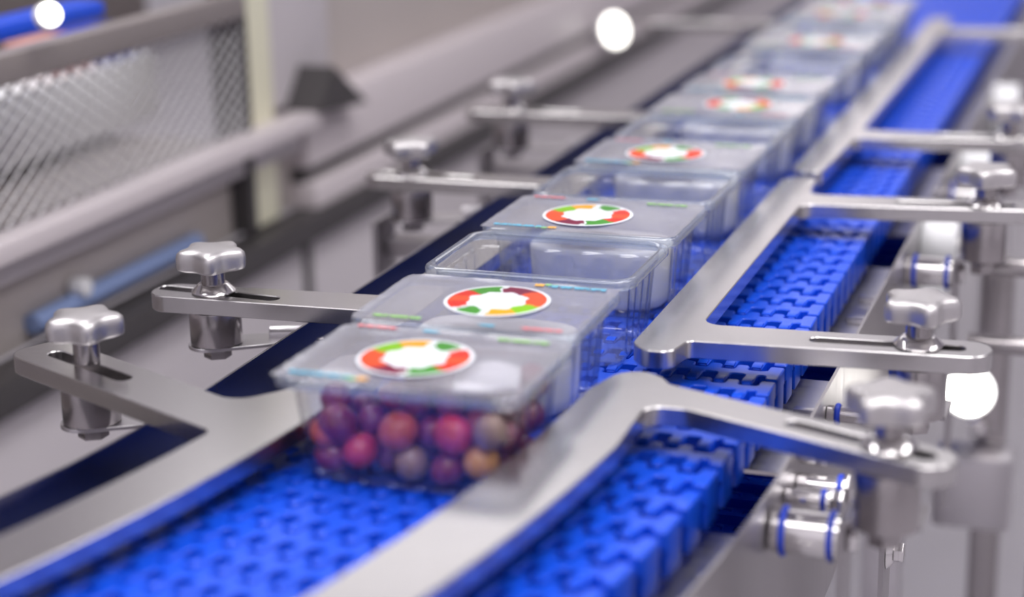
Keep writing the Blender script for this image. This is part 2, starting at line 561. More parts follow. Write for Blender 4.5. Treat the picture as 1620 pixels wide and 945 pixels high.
# bed plate along the right edge, with rectangular openings
for y0, y1 in ((-0.98, -0.16), (-0.05, 0.16), (0.27, 0.52), (0.66, 1.0), (1.15, 2.8)):
    fpart('bed_plate', path_strip(0.15, 0.2236, -0.053, -0.050, y0, y1), MT['sheet'])
for y0 in (0.035, 0.075, -0.24, 0.33, 0.40):
    bm = bmesh.new()
    add_box(bm, (0.207, y0, -0.047), (0.022, 0.010, 0.006), 0.002)
    fpart('bed_lug', bm, MT['sheet'])
fpart('cross_beam', path_strip(-0.165, 0.2236, -0.26, -0.22, 0.05, 0.09), MT['sheet'])
for xx, yy in ((-0.14, 0.3), (-0.14, 1.9), (0.20, 0.62), (0.20, 2.0)):
    bm = bmesh.new()
    add_box(bm, (xx, yy, -0.54), (0.04, 0.04, 0.716), 0.003)
    fpart('leg', bm, MT['sheet'])

# ------------------------------------------------------------------ guide rail plates
def slot_outline(c, d, half_len, w):
    out = []
    nrm = Vector((-d.y, d.x))
    for k in range(9):
        t = -pi / 2 + pi * k / 8
        q = c + d * half_len + d * (w * cos(t)) + nrm * (w * sin(t))
        out.append((q.x, q.y))
    for k in range(9):
        t = pi / 2 + pi * k / 8
        q = c - d * half_len + d * (w * cos(t)) + nrm * (w * sin(t))
        out.append((q.x, q.y))
    return out

def arm_pts(side, xi, ya, slope, x_end, w0, w1, fillet_near, fillet_far):
    """points of one arm on the outer edge of a straight rail, walking in +y; xi = rail outer edge"""
    pts = [(side * xi, ya - w0 / 2, fillet_near)]
    ye = ya + slope * (x_end - xi) * side
    pts += [(side * x_end, ye - w1 / 2, w1 * 0.47), (side * x_end, ye + w1 / 2, w1 * 0.47)]
    pts += [(side * xi, ya + w0 / 2, fillet_far)]
    return pts

def u_plate(name, side, y_start, y_end, arms, label, z=PLATE_Z, xin=0.0915, xout=0.1305, slope=0.05):
    pts = [(side * xin, y_start + 0.016, 0.02), (side * (xin + 0.012), y_start, 0.016), (side * (xout - 0.006), y_start, 0.014)]
    holes = []
    for k, (ya, x_end, sl) in enumerate(arms):
        pts += arm_pts(side, xout, ya, sl, x_end, 0.044, 0.039, 0.006 if k == 0 else 0.014, 0.014)
        d = Vector((side, sl)).normalized()
        c = Vector((side * 0.272, ya + sl * (0.272 - xout) * side))
        holes.append(slot_outline(c, d, 0.050, 0.0065))
    pts += [(side * (xout - 0.006), y_end, 0.014), (side * (xin + 0.012), y_end, 0.016), (side * xin, y_end - 0.016, 0.02)]
    o = slab(name, [round_poly(pts)] + holes, z, PLATE_T, MT['plate'])
    tag(o, label, 'guide rail', 'guide rail plates along the belt')
    return o

u_plate('guide_rail', 1, -0.033, 0.568, [(0.020, 0.347, 0.07), (0.470, 0.352, 0.12)],
        'steel guide rail plate with two slotted arms, on the right of the nearest open tray')
u_plate('guide_rail', 1, 0.592, 1.80, [(0.805, 0.352, 0.12), (1.665, 0.352, 0.15)],
        'farthest steel guide rail plate at upper right, beside the distant blue belt')
u_plate('guide_rail', -1, -0.033, 0.575, [(0.028, 0.330, 0.06), (0.482, 0.338, 0.02)],
        'steel guide rail plate left of the trays, its arm above the dark side panel')
u_plate('guide_rail', -1, 0.60, 1.80, [(0.862, 0.366, 0.03), (1.68, 0.36, 0.03)],
        'farthest left guide rail plate, its blurred arm behind the second row of knobs')

# near right plate, bent with the line, with one slanted arm
def bent(off, s0, s1, n=14):
    return [(*path(s0 + (s1 - s0) * i / n, off), 0) for i in range(n + 1)]
pts = bent(0.0905, -0.85, -0.125, 20) + [(0.1000, -0.088, 0.02), (0.118, -0.078, 0.016), (0.1335, -0.089, 0.012)]
pts += [(0.142, -0.1015, 0.01), (0.352, -0.1800, 0.018), (0.338, -0.2145, 0.018), (0.166, -0.1475, 0.02), (0.1375, -0.148, 0.02)]
pts += bent(0.1445, -0.215, -0.85, 20)
d = Vector((0.196, -0.0745)).normalized()
o = slab('guide_rail', [round_poly(pts), slot_outline(Vector((0.283, -0.172)), d, 0.047, 0.0065)], PLATE_Z, PLATE_T, MT['plate'])
tag(o, 'nearest curved steel guide rail sweeping right of the grape tray to the bottom edge', 'guide rail', 'guide rail plates along the belt')
# near left plate
LZ = 0.023
pts = bent(-0.0712, -0.85, -0.125, 20) + [(-0.077, -0.088, 0.02), (-0.092, -0.078, 0.016), (-0.112, -0.092, 0.014)]
pts += [(-0.116, -0.170, 0.02), (-0.142, -0.204, 0.02), (-0.338, -0.1120, 0.018), (-0.362, -0.155, 0.018), (-0.129, -0.262, 0.010)]
pts += bent(-0.1195, -0.30, -0.85, 20)
d = Vector((0.233, -0.107)).normalized()
o = slab('guide_rail', [round_poly(pts), slot_outline(Vector((-0.282, -0.164)), d, 0.043, 0.0065)], LZ, PLATE_T, MT['plate'])
tag(o, 'curved steel guide rail at lower left, branching into a slanted slotted arm', 'guide rail', 'guide rail plates along the belt')

# ------------------------------------------------------------------ star knobs, spacers, brackets
def star(t, k):
    return 1 + 0.13 * (0.75 * cos(5 * t) + 0.25 * cos(10 * t) * 0.6) if k < 8 else 1
def knob_meshes():
    bm = bmesh.new()
    prof = [(0.0125, 0.0205), (0.0215, 0.0198), (0.0244, 0.0212), (0.0252, 0.0232), (0.0254, 0.0312), (0.0247, 0.0346), (0.0225, 0.0368), (0.0155, 0.0380), (0.006, 0.0385)]
    def mod(t, k):
        a = [0.15, 0.8, 1, 1, 1, 1, 0.95, 0.5, 0][k]
        return 1 + a * 0.15 * (cos(5 * t) + 0.12 * cos(10 * t))
    add_lathe(bm, prof, 60, mod=mod)
    head = build('star_grip', bm, MT['knob'], ang=50)
    bm = bmesh.new(); add_lathe(bm, [(0.0098, 0.0), (0.0098, 0.0210), (0.0088, 0.0214)], 28)
    stem = build('stem', bm, MT['steel'])
    bm = bmesh.new(); add_lathe(bm, [(0.0178, 0.0), (0.0182, 0.0012), (0.0125, 0.0070), (0.0102, 0.0074)], 32)
    wash = build('conical_washer', bm, MT['bright'])
    res = [x.data for x in (head, stem, wash)]
    for x in (head, stem, wash): bpy.data.objects.remove(x)
    return res
K_HEAD, K_STEM, K_WASH = knob_meshes()

def knob(x, y, z, rz, label, washer=True):
    t = empty('clamp_knob', (x, y, z + 0.0003), rz)
    tag(t, label, 'knob', 'star knobs on the guide rail arms')
    inst('star_grip', K_HEAD, t)
    inst('stem', K_STEM, t)
    if washer:
        inst('conical_washer', K_WASH, t)

def spacer(x, y, z, h, strap_to, label, strap_w=0.026):
    """round spacer under an arm, standing on a bent strap that reaches the frame"""
    t = empty('support_bracket', (x, y, z - h - 0.003))
    tag(t, label, 'bracket', 'brackets under the guide rail arms')
    bm = bmesh.new(); add_cyl(bm, (0, 0, 0.0035), (0, 0, h + 0.0025), 0.0215, 36, bevel=0.0008)
    build('spacer', bm, MT['steel'], t)
    bm = bmesh.new(); add_cyl(bm, (0, 0, -0.0095), (0, 0, -0.0005), 0.0115, 6, bevel=0.0006)
    build('hex_bolt', bm, MT['steel'], t, ang=25)
    sx = strap_to[0] - x; sy = strap_to[1] - y
    L = hypot(sx, sy); a = atan2(sy, sx)
    pts = [(-0.0235, -0.02, 0.018), (L, -strap_w / 2, 0.0), (L, strap_w / 2, 0.0), (-0.0235, 0.02, 0.018)]
    R_ = Matrix.Rotation(a, 2)
    pp = [tuple(R_ @ Vector(p)) for p in round_poly(pts)]
    o = slab('strap', [pp], 0.003, 0.003, MT['sheet'], t, bevel=0.0004)
    return t

def left_bracket(x, y, z, h, label):
    t = spacer(x, y, z, h, (LPX - 0.004, y + 0.045), label)
    bm = bmesh.new()
    add_cyl(bm, (LPX - 0.045 - x, 0.030, 0.004), (LPX - 0.0045 - x, 0.045, 0.004), 0.0075, 16, bevel=0.001)
    build('welded_lug', bm, MT['sheet'], t)
    if y > 0.3:
        bm = bmesh.new(); add_box(bm, (-0.034, 0.0, -0.045), (0.006, 0.052, 0.096), 0.002)
        build('hanger_plate', bm, MT['outer'], t)
        bm = bmesh.new(); add_box(bm, (0.018, 0.006, -0.030), (0.096, 0.03, 0.020), 0.003)
        build('hanger_bar', bm, MT['outer'], t)
    return t

knob(-0.2870, -0.158, LZ, 0.35, 'nearest left star knob, on the slanted arm at lower left', False)
left_bracket(-0.2870, -0.158, LZ - PLATE_T, 0.032, 'steel spacer bracket under the slanted arm at lower left')
knob(-0.2775, 0.0215, PLATE_Z, 0.1, 'second left star knob, above a shiny conical washer on the straight arm')
left_bracket(-0.2775, 0.0215, PLATE_Z - PLATE_T, 0.030, 'steel spacer bracket under the second left arm, next to the panel joint')
knob(-0.2885, 0.480, PLATE_Z, 0.7, 'third left star knob, blurred, left of the lidded trays')
knob(-0.3080, 0.857, PLATE_Z, 0.2, 'farthest left star knob, small and blurred, near the dark side panel')
left_bracket(-0.2885, 0.480, PLATE_Z - PLATE_T, 0.034, 'blurred steel spacer bracket under the third left knob')
left_bracket(-0.3080, 0.857, PLATE_Z - PLATE_T, 0.034, 'blurred steel spacer bracket under the farthest left knob')

def right_bracket(x, y, z, h, label, rod_z=-0.047, plate_len=0.26, rod_r=0.015, yoff=0.0):
    t = empty('rail_support', (x, y, z - h - 0.003))
    tag(t, label, 'bracket', 'brackets under the guide rail arms')
    zb = z - h - 0.003
    bm = bmesh.new(); add_cyl(bm, (0, 0, 0.0035), (0, 0, h + 0.0025), 0.0212, 36, bevel=0.0008)
    build('spacer', bm, MT['steel'], t)
    bm = bmesh.new(); add_cyl(bm, (0, 0, -0.0095), (0, 0, -0.0005), 0.0115, 6, bevel=0.0006)
    build('hex_bolt', bm, MT['steel'], t, ang=25)
    # bent plate: tongue under the spacer turning down towards the rods
    px = 0.272 - x
    bm = bmesh.new()
    sec = [(0.022, 0.003), (0.022, 0.0), (px + 0.010, 0.0), (px + 0.005, -0.003), (px + 0.004, -0.010), (px + 0.004, -plate_len), (px, -plate_len), (px, -0.008), (px + 0.002, 0.0), (px + 0.008, 0.003)]
    a = [bm.verts.new((u, yoff - 0.019, v)) for u, v in sec]
    b = [bm.verts.new((u, yoff + 0.019, v)) for u, v in sec]
    for i in range(len(sec)):
        j = (i + 1) % len(sec)
        bm.faces.new((a[i], a[j], b[j], b[i]))
    bm.faces.new(a[::-1]); bm.faces.new(b)
    build('bent_plate', bm, MT['outer'], t, smooth=False)
    rz = rod_z - zb
    bm = bmesh.new(); add_cyl(bm, (0.2265 - x, yoff, rz), (px - 0.0005, yoff, rz), rod_r, 28, bevel=0.001)
    build('stand_off_rod', bm, MT['bright'], t)
    for xx in (0.2345, 0.2660):
        bm = bmesh.new()
        n, k = 32, 10
        vs = [[bm.verts.new((xx - x + 0.0022 * cos(2 * pi * j / k), yoff + (rod_r + 0.0006 + 0.0018 * sin(2 * pi * j / k)) * cos(2 * pi * i / n), rz + (rod_r + 0.0006 + 0.0018 * sin(2 * pi * j / k)) * sin(2 * pi * i / n))) for j in range(k)] for i in range(n)]
        for i in range(n):
            for j in range(k):
                bm.faces.new((vs[i][j], vs[(i + 1) % n][j], vs[(i + 1) % n][(j + 1) % k], vs[i][(j + 1) % k]))
        build('blue_seal_ring', bm, MT['blue_ring'], t)
    bm = bmesh.new(); add_cyl(bm, (px + 0.0045, yoff, rz), (px + 0.0105, yoff, rz), 0.010, 6, bevel=0.0006)
    build('hex_bolt', bm, MT['bright'], t, ang=25)
    bm = bmesh.new(); add_cyl(bm, (px + 0.0045, yoff, rz - 0.108), (px + 0.0090, yoff, rz - 0.108), 0.014, 24, r2=0.009)
    build('conical_washer', bm, MT['bright'], t)
    bm = bmesh.new(); add_cyl(bm, (px + 0.0092, yoff, rz - 0.108), (px + 0.0165, yoff, rz - 0.108), 0.008, 6, bevel=0.0006)
    build('hex_bolt', bm, MT['bright'], t, ang=25)
    return t

RK = [(0.3030, -0.1790, 'nearest right star knob, blurred, on the slanted arm at right', 0.5, True),
      (0.2945, 0.0330, 'sharp star knob on the straight right arm, above a conical washer', 0.1, True),
      (0.3000, 0.4900, 'third right star knob, half blurred at the right edge', 0.9, True),
      (0.2960, 0.8250, 'farthest right star knob, very blurred at the upper right edge', 0.3, True)]
RB_L = ['nearest right rail bracket with blue seal rings and hex bolts', 'right rail bracket under the sharp knob, against the bright disc',
        'third right rail bracket with blue rings, below the half blurred knob', 'farthest right rail bracket at upper right edge']
for (x, y, lab, rz, w), bl in zip(RK, RB_L):
    knob(x, y, PLATE_Z, rz, lab, w)
    right_bracket(x, y, PLATE_Z - PLATE_T, 0.040, bl, yoff=0.018 if y > -0.1 else 0.022, rod_r=0.0062 if abs(y - 0.033) < 0.01 else 0.015, rod_z=-0.038 if abs(y - 0.033) < 0.01 else -0.047)

# ------------------------------------------------------------------ trays
HX, HY, TOP = 0.085, 0.061, 0.068
def rr_ring(hx, hy, r, z, flute=0.0, nc=6, ns=14):
    out = []
    cs = [(hx - r, hy - r, 0), (-hx + r, hy - r, pi / 2), (-hx + r, -hy + r, pi), (hx - r, -hy + r, 1.5 * pi)]
    for q, (cx, cy, a0) in enumerate(cs):
        for k in range(nc + 1):
            t = a0 + pi / 2 * k / nc
            out.append((cx + r * cos(t), cy + r * sin(t), z))
        # side to the next corner
        nx, ny, na = cs[(q + 1) % 4]
        p0 = Vector(out[-1][:2]); p1 = Vector((nx + r * cos(na), ny + r * sin(na)))
        nrm = Vector((cos(na), sin(na)))
        for k in range(1, ns):
            f = k / ns
            w = flute * (1 if (k % 4) in (1, 2) else 0)
            p = p0.lerp(p1, f) - nrm * w
            out.append((p.x, p.y, z))
    return out

def loft(bm, rings, cap_first=True, cap_last=True):
    vr = [[bm.verts.new(p) for p in ring] for ring in rings]
    n = len(vr[0])
    for a, b in zip(vr, vr[1:]):
        for i in range(n):
            bm.faces.new((a[i], a[(i + 1) % n], b[(i + 1) % n], b[i]))
    if cap_first: bm.faces.new(vr[0][::-1])
    if cap_last: bm.faces.new(vr[-1])

def tray_meshes():
    B = BELT_Z + 0.0002
    T = 0.0007
    bm = bmesh.new()
    outer = [(0.050, 0.030, 0.012, B), (0.0670, 0.0440, 0.016, B), (0.0707, 0.0477, 0.019, B + 0.0022), (0.0722, 0.0492, 0.0195, B + 0.0065)]
    rings = [rr_ring(*q) for q in outer]
    rings += [rr_ring(0.0729, 0.0499, 0.0195, B + 0.011, 0.0022), rr_ring(0.0768, 0.0536, 0.018, 0.053, 0.0022), rr_ring(0.0772, 0.0540, 0.0175, 0.0565, 0.0)]
    rings += [rr_ring(0.0790, 0.0556, 0.017, 0.0575), rr_ring(0.0797, 0.0562, 0.017, 0.0672)]
    rings += [rr_ring(0.0797 - T, 0.0562 - T, 0.0165, 0.0672), rr_ring(0.0790 - T, 0.0556 - T, 0.0165, 0.0575 + T), rr_ring(0.0772 - T, 0.0540 - T, 0.017, 0.0565 + T * 0.6)]
    rings += [rr_ring(0.0768 - T, 0.0536 - T, 0.0175, 0.053, 0.0022), rr_ring(0.0729 - T, 0.0499 - T, 0.019, B + 0.011, 0.0022)]
    rings += [rr_ring(0.0722 - T, 0.0492 - T, 0.019, B + 0.0067), rr_ring(0.0707 - T, 0.0477 - T, 0.0185, B + 0.0028), rr_ring(0.0670, 0.0440, 0.016, B + T), rr_ring(0.050, 0.030, 0.012, B + T)]
    loft(bm, rings)
    body = build('tray_body', bm, MT['pet'], ang=55)
    bm = bmesh.new()
    sec = [(0.0798, 0.0673), (0.0798, 0.0655), (0.0832, 0.0652), (0.0838, 0.0612), (0.0846, 0.0604), (0.0853, 0.0612), (0.0854, 0.0655), (0.0848, 0.0674), (0.0838, 0.0682), (0.0822, 0.0683)]
    rv = [[bm.verts.new(p) for p in rr_ring(q, q - 0.0237, 0.0168 - (q - 0.0797) * 0.42, z)] for q, z in sec]
    for a, b in zip(rv, rv[1:] + rv[:1]):
        for i in range(len(a)):
            bm.faces.new((a[i], a[(i + 1) % len(a)], b[(i + 1) % len(a)], b[i]))
    rim = build('rim', bm, MT['pet_rim'], ang=50)
    # lidding film: slightly slack sheet, a little larger than the rim, with thickness
    rnd = random.Random(4)
    bm = bmesh.new()
    nx, ny = 26, 20
    ex, ey = HX - 0.0012, HY - 0.0012
    top, bot = [], []
    for j in range(ny + 1):
        rt_, rb_ = [], []
        for i in range(nx + 1):
            u, v = -1 + 2 * i / nx, -1 + 2 * j / ny
            # rounded corners
            x, y = u * ex, v * ey
            cx, cy = abs(x) - (ex - 0.010), abs(y) - (ey - 0.010)
            if cx > 0 and cy > 0 and not (u < 0 and v < 0):
                l = hypot(cx, cy)
                mxx = max(cx, cy)
                x = math.copysign(ex - 0.010 + cx * mxx / l, x); y = math.copysign(ey - 0.010 + cy * mxx / l, y)
            inner = max(0, 1 - max(abs(u) / 0.9, abs(v) / 0.88))
            z = 0.0686 + 0.0006 * min(1, inner * 4) * sin(x * 70 + y * 40) + (rnd.uniform(0, 0.0007) if max(abs(u), abs(v)) > 0.93 else 0)
            rt_.append(bm.verts.new((x, y, z + 0.0003))); rb_.append(bm.verts.new((x, y, z)))
        top.append(rt_); bot.append(rb_)
    for j in range(ny):
        for i in range(nx):
            bm.faces.new((top[j][i], top[j][i + 1], top[j + 1][i + 1], top[j + 1][i]))
            bm.faces.new((bot[j][i], bot[j + 1][i], bot[j + 1][i + 1], bot[j][i + 1]))
    for j in range(ny):
        bm.faces.new((top[j][0], top[j + 1][0], bot[j + 1][0], bot[j][0]))
        bm.faces.new((top[j][nx], bot[j][nx], bot[j + 1][nx], top[j + 1][nx]))
    for i in range(nx):
        bm.faces.new((top[0][i], bot[0][i], bot[0][i + 1], top[0][i + 1]))
        bm.faces.new((top[ny][i], top[ny][i + 1], bot[ny][i + 1], bot[ny][i]))
    film = build('lid_film', bm, MT['film'], ang=60)
    bm = bmesh.new(); add_lathe(bm, [(0.0385, 0.0), (0.0388, 0.00012), (0.0385, 0.00025)], 64)
    stick = build('round_sticker', bm, MT['sticker'])
    prints = []
    for nm, mt_, c, sz in (('blue_lettering', 'print_blue', (-0.052, -0.0515), (0.044, 0.0055)),
                           ('orange_motif', 'print_orange', (-0.0225, -0.0525), (0.007, 0.0055)),
                           ('red_lettering', 'print_red', (-0.058, 0.0530), (0.030, 0.0045)),
                           ('green_lettering', 'print_green', (0.050, 0.0500), (0.036, 0.0045)),
                           ('green_motif', 'print_green', (-0.031, -0.0545), (0.009, 0.004)),
                           ('blue_motif', 'print_blue', (-0.018, 0.0535), (0.012, 0.004))):
        bm = bmesh.new(); add_box(bm, (c[0], c[1], 0), (sz[0], sz[1], 0.0002))
        prints.append(build(nm, bm, MT[mt_], smooth=False))
    res = dict(rim=rim.data, body=body.data, film=film.data, stick=stick.data, prints=[(p.name, p.data) for p in prints])
    for x in [body, rim, film, stick] + prints: bpy.data.objects.remove(x)
    return res
TM = tray_meshes()

def dish_mesh():
    """white oval tub with a rounded rim and a shallow hollow in its lid"""
    bm = bmesh.new()
    rings = []
    for f, z in ((0.30, 0.0), (0.90, 0.0), (0.955, 0.003), (0.97, 0.012), (1.0, 0.046), (0.995, 0.0495), (0.965, 0.0520), (0.90, 0.0525), (0.80, 0.0505), (0.3, 0.0490)):
        hx, hy = 0.061 * f, 0.0385 * f
        rings.append([(math.copysign(abs(cos(t)) ** 0.62, cos(t)) * hx, math.copysign(abs(sin(t)) ** 0.62, sin(t)) * hy, z) for t in [2 * pi * k / 64 for k in range(64)]])
    loft(bm, rings)
    o = build('white_tub', bm, MT['dish'], ang=60)
    me = o.data
    bpy.data.objects.remove(o)
    return me
DISH = dish_mesh()

def tray(x, y, rz, lid, label, flip=False, dish=None):
    t = empty('fruit_tray', (x, y, 0), rz)
    tag(t, label, 'tray', 'clear fruit trays on the belt')
    inst('tray_body', TM['body'], t)
    inst('rim', TM['rim'], t)
    if lid:
        f = inst('lid_film', TM['film'], t, rot=(0, 0, pi if flip else 0))
        st = inst('round_sticker', TM['stick'], f, loc=(-0.006, -0.004, 0.0699))
        st['label'] = 'round white sticker with a ring of fruit'
        for n, me in TM['prints']:
            inst(n.split('.')[0], me, f, loc=(0, 0, 0.0697))
    if dish:
        d = inst('white_tub', DISH, None, (x + 0.004, y + 0.004, BELT_Z + 0.0012), (0, 0, rz))
        tag(d, dish, 'tub', 'white tubs inside the lidded trays')

tray(0.005, -0.2095, -0.012, True, 'nearest clear tray, filled with purple grapes under a lid film')
tray(0.0005, -0.0790, 0.004, True, 'second lidded tray, directly behind the grape tray', True, 'white oval tub inside the lidded tray directly behind the grapes')
tray(0.0, 0.0640, 0.0, False, 'nearest open clear tray without film, with a bright rim')
tray(0.0, 0.1950, 0.0, True, 'lidded tray behind the nearest open tray, its sticker in focus', False, 'white oval tub under the in-focus lid film')
tray(0.0, 0.3270, 0.0, False, 'second open tray, between two lidded trays in mid row')
tray(0.0, 0.4590, 0.0, True, 'lidded tray behind the second open tray, slightly blurred sticker', False, 'white oval tub under the slightly blurred lid')
tray(0.0, 0.5910, 0.0, False, 'third open tray, blurred, with a green mark before it')
tray(0.0, 0.7300, 0.0, True, 'blurred lidded tray, first of two lidded trays in a row', True, 'white oval tub in the first of two blurred lidded trays')
tray(0.0, 0.8750, 0.0, True, 'blurred lidded tray, second of two lidded trays in a row', False, 'white oval tub in the second of two blurred lidded trays')
tray(0.0, 1.0200, 0.0, False, 'fourth open tray, very blurred, far up the belt')
tray(0.0, 1.2200, 0.0, True, 'farthest tray whose blurred sticker can be seen', True, 'white oval tub in the farthest stickered tray')
tray(0.0, 1.3650, 0.0, False, 'very blurred open tray behind the farthest visible sticker')
tray(0.0, 1.5050, 0.0, True, 'last but one tray, very blurred, near the top edge', False, 'white oval tub in the last but one tray')
tray(0.0, 1.6450, 0.0, True, 'last tray of the row, cut by the top edge of the picture', True, 'white oval tub in the last tray of the row')

# white sheet added for a bright glare patch under the film
bm = bmesh.new()
n = 8
va, vb = [], []
for j in range(n + 1):
    ra, rb_ = [], []
    for i in range(n + 1):
        u, v = -1 + 2 * i / n, -1 + 2 * j / n
        z = 0.0020 * sin(u * 2.4 + v * 1.2) - 0.002 * u * u
        ra.append(bm.verts.new((u * 0.021, v * 0.024, z + 0.0008))); rb_.append(bm.verts.new((u * 0.021, v * 0.024, z - 0.0008)))
    va.append(ra); vb.append(rb_)
for j in range(n):
    for i in range(n):
        bm.faces.new((va[j][i], va[j][i + 1], va[j + 1][i + 1], va[j + 1][i]))
        bm.faces.new((vb[j][i], vb[j + 1][i], vb[j + 1][i + 1], vb[j][i + 1]))
    bm.faces.new((va[j][0], va[j + 1][0], vb[j + 1][0], vb[j][0])); bm.faces.new((va[j][n], vb[j][n], vb[j + 1][n], va[j + 1][n]))
    bm.faces.new((va[0][j], vb[0][j], vb[0][j + 1], va[0][j + 1])); bm.faces.new((va[n][j], va[n][j + 1], vb[n][j + 1], vb[n][j]))
o = build('glare_sheet', bm, MT['dish'], loc=(0.050, -0.216, 0.0625))
o.rotation_euler = (0, 0, 0.3)
tag(o, 'white glare patch over the grapes at the right of the nearest tray', 'sheet')

# ------------------------------------------------------------------ grapes in the nearest tray
rnd = random.Random(11)
TCX, TCY = 0.005, -0.2095
fixed = [(-0.046, 0.029, 'g_purple', 0.0140, 'large purple-red grape at the left of the nearest tray'),
         (-0.0600, 0.0235, 'g_orange', 0.0105, 'orange-red grape in the left corner of the nearest tray'),
         (-0.0030, 0.0285, 'g_orange', 0.0138, 'pink grape with an orange centre in the middle of the tray front'),
         (0.0350, 0.0300, 'g_pink', 0.0142, 'bright pink-red grape right of the tray front middle'),
         (0.0610, 0.0350, 'g_tan', 0.0125, 'brownish pale grape at the right corner of the nearest tray'),
         (-0.0300, 0.0125, 'g_pink', 0.0125, 'rosy grape below the large purple-red grape'),
         (-0.0510, 0.0060, 'g_purple', 0.0122, 'dark purple grape at the lower left corner of the tray'),
         (0.0050, 0.0060, 'g_tan', 0.0128, 'tan grape at the bottom of the tray front'),
         (0.0310, 0.0055, 'g_purple', 0.0120, 'dark purple grape with a highlight at the tray bottom'),
         (0.0540, 0.0135, 'g_gold', 0.0125, 'golden yellow grape at the lower right of the tray front')]
grapes = []
for gx, gz, m_, r_, lab in fixed:
    hw = 0.0482 + (gz + 0.007) / 0.065 * 0.0055 - 0.004
    grapes.append([Vector((gx, TCY - hw + r_ + 0.001, gz)), r_, m_, lab, True])
mats_b = ['g_purple'] * 5 + ['g_pink', 'g_purple', 'g_orange']
for i in range(42):
    r_ = rnd.uniform(0.0112, 0.0132)
    grapes.append([Vector((TCX + rnd.uniform(-0.055, 0.055), TCY + rnd.uniform(-0.02, 0.036), rnd.uniform(0.004, 0.05))), r_, mats_b[i % 8], None, False])
for it in range(260):
    for i, a in enumerate(grapes):
        if not a[4]:
            a[0].z -= 0.00025
    for i in range(len(grapes)):
        a = grapes[i]
        for j in range(i + 1, len(grapes)):
            b = grapes[j]
            if a[4] and b[4]: continue
            d = b[0] - a[0]
            l = d.length or 1e-6
            ov = (a[1] + b[1]) * 0.965 - l
            if ov > 0:
                d = d / l
                if a[4]: b[0] += d * ov
                elif b[4]: a[0] -= d * ov
                else:
                    a[0] -= d * ov * 0.5; b[0] += d * ov * 0.5
    for a in grapes:
        p, r_ = a[0], a[1]
        f = max(0, min(1, (p.z - 0.004) / 0.05))
        hx = 0.0680 + 0.006 * f - r_; hy = 0.0450 + 0.006 * f - r_
        p.x = TCX + max(-hx, min(hx, p.x - TCX)); p.y = TCY + max(-hy, min(hy, p.y - TCY))
        p.z = max(BELT_Z + 0.0015 + r_, min(0.0595 - r_, p.z))
def grape_mesh(m_, seed):
    bm = bmesh.new()
    bmesh.ops.create_uvsphere(bm, u_segments=20, v_segments=12, radius=1)
    r0 = random.Random(seed)
    k1, k2 = r0.uniform(0.94, 1.0), r0.uniform(1.0, 1.10)
    for v in bm.verts:
        v.co = Vector((v.co.x * k1, v.co.y * k1, v.co.z * k2))
        l = hypot(v.co.x, v.co.y)
        if v.co.z > 0 and l < 0.35:      # dimple where the stem was
            v.co.z -= 0.10 * (1 - l / 0.35) ** 2
        v.co *= 0.95
    o = build('grape', bm, MT[m_], ang=80)
    me = o.data
    bpy.data.objects.remove(o)
    return me
GM = {}
for i, (p, r_, m_, lab, fx) in enumerate(grapes):
    key = (m_, i % 3)
    if key not in GM: GM[key] = grape_mesh(m_, i)
    o = bpy.data.objects.new('grape', GM[key])
    link(o)
    o.location = p
    o.scale = (r_, r_, r_)
    o.rotation_euler = (rnd.uniform(-1.4, 1.4), rnd.uniform(-1.4, 1.4), rnd.uniform(0, 6))
    if not lab:
        lab = {'g_purple': 'dark purple grape heaped behind the front grapes in the nearest tray',
               'g_pink': 'pink-red grape heaped behind the front grapes in the nearest tray',
               'g_orange': 'rosy orange grape heaped behind the front grapes in the nearest tray'}[m_]
    tag(o, lab, 'grape', 'grapes in the nearest tray')

# ------------------------------------------------------------------ machine parts at the right
def boxed(name, c, sz, m, parent, bevel=0.002, origin=(0, 0, 0)):
    bm = bmesh.new(); add_box(bm, Vector(c) - Vector(origin), sz, bevel)
    return build(name, bm, m, parent)
def rod(name, a, b, r, m, parent, origin=(0, 0, 0), n=24):
    bm = bmesh.new(); add_cyl(bm, Vector(a) - Vector(origin), Vector(b) - Vector(origin), r, n, bevel=0.001)
    return build(name, bm, m, parent)

O = (0.296, 0.80, -0.90)
t = empty('support_post', O)
tag(t, 'upright steel post with a clamp block at the lower right edge', 'post')
boxed('upright', (0.2955, 0.80, -0.51), (0.034, 0.034, 0.78), MT['steel'], t, 0.004, O)
boxed('clamp_block', (0.283, 0.752, -0.365), (0.088, 0.058, 0.088), MT['sheet'], t, 0.008, O)
for bx, bz in ((0.282, -0.268), (0.283, -0.300)):
    rod('clamp_bolt', (bx, 0.785, bz), (bx, 0.765, bz), 0.011, MT['bright'], t, O, 6)
O = (0.355, 0.53, -0.90)
t = empty('rod_stand', O)
tag(t, 'steel stand carrying two horizontal rods at the right edge', 'stand')
boxed('upright', (0.372, 0.545, -0.46), (0.03, 0.03, 0.88), MT['steel'], t, 0.004, O)
rod('cross_rod', (0.285, 0.545, -0.047), (0.356, 0.545, -0.047), 0.0095, MT['steel'], t, O)
rod('cross_rod', (0.285, 0.545, -0.128), (0.356, 0.545, -0.128), 0.0095, MT['steel'], t, O)
